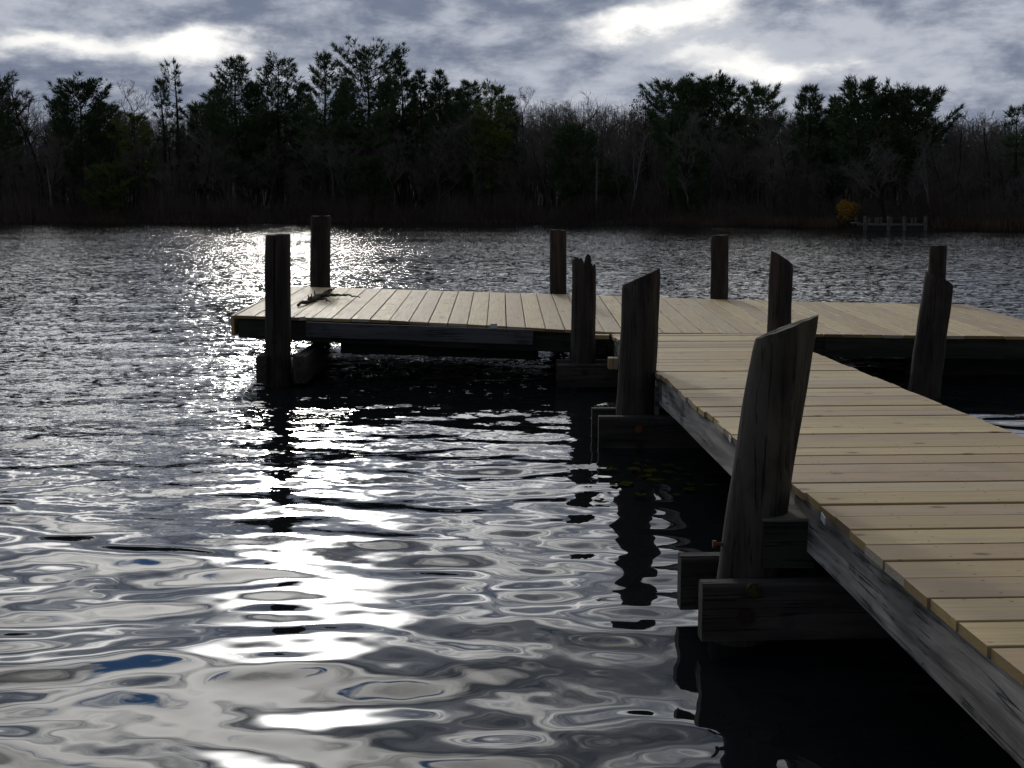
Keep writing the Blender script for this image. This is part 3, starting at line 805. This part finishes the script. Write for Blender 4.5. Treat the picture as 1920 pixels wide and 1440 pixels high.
PINES = 'tall pines along the far shore'
def hero_pine(px, ytop, halfw, dist, label, seed, shape='cone', z0=.35, mat=None, **kw):
    H = top_height(px, ytop, dist); g = foot(px, dist); cr = halfw * g[1] / F * (1.18 if shape == 'cone' else 1.05)
    tm, cm = pine_mesh(seed, H, cr, z0, shape, **kw)
    o = empty('pine_tree', g, label, 'tree', PINES)
    obj('trunk', tm, M_BARK, o); obj('crown', cm, mat or M_NEEDLE, o)
    return o
hero_pine(-10, 134, 70, 8, 'broad dark pine cut off by the left edge of the picture', 101, 'round', .3, per=7)
hero_pine(160, 136, 52, 6, 'flat crowned pine right of the tall bare tree at far left', 102, 'flat', .25, per=6)
hero_pine(338, 106, 36, 9, 'thin ragged pine with sparse branches swept to the left', 103, 'open', .45, lean=.01, oneside=.85, per=4, dens=.55, gap=.9)
hero_pine(314, 140, 20, 12, 'short thin half dead pine just left of the ragged swept pine', 104, 'open', .5, per=3, dens=.5, gap=1.0)
hero_pine(450, 100, 68, 10, 'full pine with a rounded tuft on top, first of the middle row', 105, 'cone', .25, per=6)
hero_pine(528, 97, 58, 12, 'pine with a flat layered top, second of the middle row', 106, 'open', .3, per=5, gap=.9)
hero_pine(614, 93, 60, 9, 'pine with a narrow pointed top just left of the tallest pine', 107, 'cone', .25, per=5)
hero_pine(694, 72, 62, 8, 'tallest pine, with a fan shaped top above all its neighbours', 108, 'flat', .42, per=5, gap=1.0)
hero_pine(757, 109, 42, 12, 'narrow pine just right of the tallest pine', 109, 'cone', .25, per=5)
hero_pine(792, 126, 40, 16, 'dark pine between two narrow pointed pines right of the tallest', 110, 'cone', .2, per=5)
hero_pine(828, 126, 36, 11, 'pointed pine with a spire top, right end of the dense middle row', 111, 'cone', .25, per=5)
hero_pine(884, 145, 34, 14, 'shorter pine left of the last yellowish pine in the row', 112, 'open', .25, per=5)
hero_pine(922, 146, 40, 7, 'loose yellowish green pine at the right end of the pine row', 113, 'open', .25, mat=M_NEEDLEY, per=4, gap=.9)
hero_pine(1256, 130, 48, 10, 'pine with ragged side branch, leftmost of the right hand pine group', 114, 'flat', .45, per=6)
hero_pine(1328, 134, 52, 12, 'wide dark pine beside the ragged one in the right hand group', 115, 'round', .45, per=7)
hero_pine(1414, 150, 42, 14, 'small domed pine crown alone in the middle of the right group', 116, 'round', .55, per=6)
hero_pine(1510, 153, 42, 9, 'dark conical pine left of two broad pines on the right', 117, 'cone', .35, per=6)
hero_pine(1602, 139, 56, 8, 'broad pine with green lower boughs, left of the broadest pine', 118, 'open', .3, per=7)
hero_pine(1695, 150, 72, 10, 'broadest round dark pine of the right hand group', 119, 'round', .3, per=8)
hero_pine(1896, 186, 30, 10, 'sparse pine near the right edge of the picture', 120, 'open', .4, per=4, dens=.7)
hero_pine(2010, 170, 60, 10, 'dark pine beyond the right edge of the picture', 121, 'round', .3, per=6)
hero_pine(412, 160, 34, 20, 'low pine crown peeping between the ragged pine and full pine', 122, 'cone', .3, per=5)
hero_pine(578, 150, 36, 18, 'low dark pine between the layered pine and the pointed pine', 123, 'cone', .2, per=6)
hero_pine(655, 140, 40, 16, 'dark pine crowded against the left of the tallest pine', 124, 'cone', .2, per=6)
for i_, (px, yt, hw, sh, lb) in enumerate([
    (486, 150, 42, 'cone', 'dark pine filling the gap between the full pine and the layered pine'),
    (725, 150, 40, 'cone', 'dark lower pine tucked under the right side of the tallest pine'),
    (855, 160, 36, 'open', 'low dark pine between the spire topped pine and the shorter one'),
    (950, 175, 30, 'open', 'low loose pine at the very end of the pine row, before bare trees'),
    (385, 185, 36, 'round', 'low dark pine crown right of the ragged swept pine'),
    (122, 180, 34, 'cone', 'dark pine crowding the left side of the flat crowned pine'),
    (205, 185, 36, 'round', 'dark low pine crowding the right side of the flat crowned pine'),
    (1292, 145, 40, 'round', 'pine crown joining the ragged pine and the wide dark pine'),
    (1650, 165, 44, 'round', 'pine crown joining the two broad pines on the right'),
    (1556, 175, 38, 'cone', 'dark lower pine between the conical pine and the broad pine')]):
    hero_pine(px, yt, hw, 13 + (i_ % 3) * 3, lb, 150 + i_, sh, .2, per=6)
# lower greenery in front of the wood
def low_pine(px, ytop, halfw, dist, label, seed, mat, shape='round', z0=.12, **kw):
    o = hero_pine(px, ytop, halfw, dist, label, seed, shape, z0, mat, **kw); o.name = 'young_pine'; o['group'] = 'young pines at the edge of the wood'
low_pine(205, 300, 46, 2.5, 'small yellow green pine by the water at the left', 131, M_NEEDLEY, 'open', per=4, gap=.6)
low_pine(262, 205, 44, 5, 'mid height yellowish pine with drooping layers left of the ragged pine', 132, M_NEEDLEY, 'open', .3, per=4, gap=.9)
low_pine(1074, 225, 46, 5, 'round dark green pine standing low in the bare wood', 133, M_NEEDLE, 'round', per=7)
low_pine(1285, 262, 36, 4, 'round young green pine below the right hand pine group', 134, M_NEEDLE, 'round', per=6)
low_pine(700, 285, 44, 4, 'dim green young pine below the tallest pine', 135, M_NEEDLE, 'open', per=5)
low_pine(1150, 300, 34, 6, 'small dim young pine right of the round dark green pine', 136, M_NEEDLE, 'cone', per=5)
low_pine(905, 215, 36, 5, 'slim yellow green young pine below the last pine of the row', 137, M_NEEDLEY, 'open', .3, per=4, gap=.8)

# bare trees: a few variants, copied
BARE = [bare_meshes(200 + i, 14.0, sp, ts) for i, (sp, ts) in enumerate([(.42, .30), (.36, .42), (.48, .25), (.34, .5), (.44, .35), (.40, .28)])]
def bare(px, ytop, dist, label, var, group, tmat=M_BARK, lean=0.0, width=1.0, name='bare_tree', spin=None):
    H = top_height(px, ytop, dist); k = H / 14.0
    o = empty(name, foot(px, dist), label, 'tree', group)
    o.scale = (k * width, k * width, k); o.rotation_euler = (0, lean, random.uniform(0, 6.28) if (spin is None and not lean) else (spin or 0))
    tm, cm = BARE[var % len(BARE)]
    t_ = obj('trunk', tm, tmat, o)
    obj('crown', cm, M_TWIG, o)
    return o
HB = 'bare trees standing out against the sky'
bare(84, 126, 7, 'tall bare tree with fanned twigs standing alone at far left', 3, HB)
bare(252, 150, 10, 'bare tree with thin rusty leaves right of the flat crowned pine', 0, HB)
bare(985, 160, 10, 'bare rounded tree just right of the yellowish pine', 0, HB)
bare(1105, 165, 10, 'bare tree with widest twig crown between the two pine groups', 2, HB)
bare(1180, 180, 12, 'bare tree crowding the left of the right hand pine group', 4, HB)
bare(1460, 190, 12, 'bare tree filling the gap between the domed and the conical pine', 1, HB)
bare(1788, 205, 12, 'bare tree just right of the broadest pine', 0, HB)
bare(1850, 205, 14, 'bare tree between the broadest pine and the right edge', 5, HB)
bare(1040, 180, 14, 'bare tree left of the widest twig crown', 5, HB)
# pale trunks
def snag(px0, y0, px1, y1, dist, r, label, extra=None):
    g = ground(px0, dist); a = at_y(px0, y0, g[1]); b_ = at_y(px1, y1, g[1])
    o = empty('pale_birch', tuple(a), label, 'tree', 'pale birch stems in the wood')
    mb = MB(); L = Vector(b_ - a); mb.tube([(0, 0, -.3), L * .35 + Vector((.08, 0, 0)), L * .7 + Vector((-.05, 0, 0)), L], [r, r * .85, r * .6, r * .25], 7)
    mb.build('trunk', M_PALE, o, True)
    mb = MB(); rg = random.Random(px0)
    for k in range(26):
        p = L * rg.uniform(.5, 1); dv = Vector((rg.uniform(-1, 1), rg.uniform(-1, 1), rg.uniform(.4, 1.6))) * rg.uniform(.5, 1.3)
        mb.tube([p, p + dv * .5 + Vector((0, 0, .1)), p + dv], [.03, .02, .008], 3)
    mb.build('crown', M_TWIG, o)
snag(1183, 395, 1210, 255, 1.5, .10, 'slanting pale birch stem left of the right hand pines')
snag(1190, 390, 1188, 290, 2.2, .09, 'upright pale birch stem beside the slanting one')
snag(1745, 395, 1722, 300, 1.5, .09, 'pale birch stem leaning left, behind the small far dock')
snag(1740, 390, 1733, 280, 2.5, .08, 'thin upright pale birch stem behind the small far dock')
snag(1290, 380, 1282, 345, 1.0, .08, 'short pale stem at the shore below the young green pine')
snag(96, 390, 88, 300, 2.0, .12, 'pale stem at the foot of the tall bare tree')
snag(625, 370, 618, 285, 3.0, .08, 'faint pale stem left of the tallest pine')
g = ground(1118, 3.0); sn = empty('broken_snag', tuple(g), 'broken pale dead stump of a trunk right of the round dark green pine', 'tree')
mb = MB(); hS = top_height(1118, 298, 3.0); mb.tube([(0, 0, -.2), (0, 0, hS * .6), (.02, 0, hS)], [.10, .09, .08], 8); mb.tube([(.05, 0, hS * .97), (.35, 0, hS * 1.01)], [.07, .03], 5); mb.build('trunk', M_PALE, sn)

# fill of the wood: bare trees row behind row
rg = random.Random(21)
TOPX = [-500, 0, 60, 200, 300, 420, 900, 960, 1000, 1100, 1200, 1500, 1750, 1800, 1920, 2500]
TOPY = [200, 195, 205, 200, 208, 190, 180, 195, 185, 185, 188, 200, 215, 220, 222, 215]
GB = 'bare grey trees of the far wood'
n_fill = 0
for row, (dist, stepx) in enumerate([(3.5, 60), (8, 58), (14, 56), (22, 54), (32, 54), (44, 56)]):
    px = -260 + row * 17
    while px < 2180:
        yt = float(np.interp(px, TOPX, TOPY)) + rg.uniform(-4, 34) + (rg.uniform(10, 90) if row < 2 else 0)
        bare(px, yt, dist + rg.uniform(-2, 2) * min(1, row), 'bare grey leafless tree in the wood across the lake', rg.randrange(6), GB, width=rg.uniform(.9, 1.35))
        px += stepx * rg.uniform(.7, 1.3); n_fill += 1

# the deep wood behind, one mass of stems and twigs
rng = np.random.default_rng(9)
V, Fc = [], []
N = 13000
pxs = rng.uniform(-500, 2500, N); dst = rng.uniform(18, 95, N)
base = np.array([ground(p, q_) for p, q_ in zip(pxs, dst)])
yt_ = np.interp(pxs, TOPX, TOPY) + 4 + rng.gamma(1.6, 22, N)
ht = np.array([at_y(p, y, b[1])[2] - b[2] for p, y, b in zip(pxs, yt_, base)]).clip(2, 16)
tipo = base + np.stack([rng.normal(0, .9, N), rng.normal(0, .9, N), ht], 1)
tri_tube(base, tipo, rng.uniform(.03, .09, N), np.full(N, .010), V, Fc, 3)
for rep in range(3):
    f = rng.uniform(.3, .97, N)[:, None]; s0 = base + (tipo - base) * f
    tri_tube(s0, s0 + rng.normal(0, 1, (N, 3)) * np.array([1.0, 1.0, .6]) + np.array([0, 0, .8]), np.full(N, .028), np.full(N, .008), V, Fc, 3)
tag(obj('distant_woods', mesh_np('distant_woods', np.concatenate(V), np.concatenate(Fc)), M_TWIG), kind='stuff')
# brush at the edge of the wood
V, Fc = [], []
N = 24000
pxs = rng.uniform(-500, 2500, N); dst = np.abs(rng.normal(0, 5.5, N)) + .6
base = np.array([ground(p, q_) for p, q_ in zip(pxs, dst)])
clump = .65 + .5 * np.sin(pxs * .035) * np.sin(pxs * .013 + 1)
tipo = base + np.stack([rng.normal(0, .5, N), rng.normal(0, .5, N), rng.uniform(.7, 3.0, N) * clump.clip(.3) * (1 + dst * .10)], 1)
tri_tube(base, tipo, rng.uniform(.012, .03, N), np.full(N, .006), V, Fc, 3)
f = rng.uniform(.3, .95, N)[:, None]; s0 = base + (tipo - base) * f
tri_tube(s0, s0 + rng.normal(0, .4, (N, 3)) + np.array([0, 0, .35]), np.full(N, .014), np.full(N, .005), V, Fc, 3)
tag(obj('shore_brush', mesh_np('shore_brush', np.concatenate(V), np.concatenate(Fc)), M_BRUSH), kind='stuff')
# dry reeds at the water's edge
V, Fc = [], []
N = 13000
dense = np.array([(1380, 1570, .9), (1750, 1960, 1.0), (1190, 1380, .45), (-300, 500, .16), (500, 1190, .12), (1960, 2400, .6)])
wt = (dense[:, 1] - dense[:, 0]) * dense[:, 2]; pick = rng.choice(len(dense), N, p=wt / wt.sum())
pxs = rng.uniform(dense[pick, 0], dense[pick, 1]); dst = rng.gamma(1.6, .8, N) - .5
base = np.array([ground(p, q_) for p, q_ in zip(pxs, dst)]); base[:, 2] = np.maximum(base[:, 2], -.1)
hh = rng.uniform(.35, 1.05, N) * (.55 + .6 * dense[pick, 2])
dirs = np.stack([rng.normal(0, .25, N), rng.normal(0, .25, N), np.ones(N)], 1); dirs /= np.linalg.norm(dirs, axis=1, keepdims=True)
blades(base, dirs, hh, np.full(N, .018), rng, V, Fc)
tag(obj('shore_reeds', mesh_np('shore_reeds', np.concatenate(V), np.concatenate(Fc)), M_REED), kind='stuff')

# leafy shrubs and trees that stand out
def leafy(name, px, ybot, ytop, halfw, dist, n, mat, label, cat, leaf=.16):
    g = ground(px, dist); k = g[1] / F; o = empty(name, tuple(g), label, cat)
    zb = at_y(px, ybot, g[1])[2] - g[2]; zt = at_y(px, ytop, g[1])[2] - g[2]; rng = np.random.default_rng(px)
    u = rng.normal(size=(n, 3)); u /= np.linalg.norm(u, axis=1, keepdims=True); u *= (rng.random(n) ** .4)[:, None]
    lump = 1 + .14 * np.sin(u[:, 0] * 5 + px) + .12 * np.sin(u[:, 2] * 6)
    c = u * np.array([halfw * k, halfw * k * .8, (zt - zb) / 2]) * lump[:, None] + np.array([0, 0, (zt + zb) / 2])
    dr = rng.normal(size=(n, 3)); dr /= np.linalg.norm(dr, axis=1, keepdims=True)
    V, Fc = [], []; blades(c, dr, rng.uniform(.6, 1.3, n) * leaf, rng.uniform(.25, .45, n) * leaf, rng, V, Fc)
    obj('crown', mesh_np('crown', np.concatenate(V), np.concatenate(Fc)), mat, o)
    V, Fc = [], []; m_ = 14; e = u[:m_] * np.array([halfw * k, halfw * k * .8, (zt - zb) * .4]) * .8 + np.array([0, 0, (zt + zb) / 2])
    tri_tube(np.zeros((m_, 3)) + rng.normal(0, .08, (m_, 3)) * np.array([1, 1, 0]), e, np.full(m_, .035 if cat == 'bush' else .06), np.full(m_, .01), V, Fc, 4)
    obj('trunk', mesh_np('trunk', np.concatenate(V), np.concatenate(Fc)), M_BARK, o)
leafy('yellow_bush', 1587, 414, 373, 21, 1.2, 1100, M_YELLOW, 'rounded golden yellow bush on the bank beside the small far dock', 'bush', .15)
leafy('russet_oak', 800, 300, 150, 34, 15, 900, M_RUSSET, 'dull russet leaved tree showing between the pines of the middle row', 'tree', .22)
leafy('russet_oak', 1210, 260, 168, 34, 14, 700, M_RUSSET, 'dull russet leaved tree at the left foot of the right hand pines', 'tree', .22)
leafy('russet_oak', 1400, 260, 178, 50, 16, 900, M_RUSSET, 'dull russet leaved tree below the small domed pine', 'tree', .22)

# ------------------------------------------------------------------ small dock on the far shore
YD = float(at_z(1670, 433.5, 0)[1])
def fx(px): return at_y(px, 420, YD)[0]
def fz(y): return at_y(1670, y, YD)[2]
fd = empty('far_dock', (fx(1670), YD, 0), 'small grey wooden dock with posts and railing on the opposite shore', 'dock')
ox = fd.location
def fbox(name, px0, px1, y0, y1, depth, dyy=0.0, label=None):
    x0, x1, z0, z1 = fx(px0), fx(px1), fz(y1), fz(y0)
    mb = MB(); mb.box(((x0 + x1) / 2 - ox.x, dyy, (z0 + z1) / 2), (abs(x1 - x0), depth, abs(z1 - z0)))
    return mb.build(name, M_FARWOOD, fd)
for px in (1622, 1666, 1695, 1735): fbox('post', px - 2.6, px + 2.6, 405, 433, .22, -.02)
for px in (1610, 1635, 1648, 1651, 1657, 1677, 1716, 1722): fbox('rail_post', px - 1.6, px + 1.6, 408, 419, .1, .75)
fbox('deck_board', 1619, 1738, 420.2, 423.2, 1.6, .9); fbox('landing_board', 1604, 1617, 417.2, 419, 1.2, .9)
fbox('rail', 1636, 1737, 409.0, 409.7, .06, .80)
print('fill trees', n_fill)
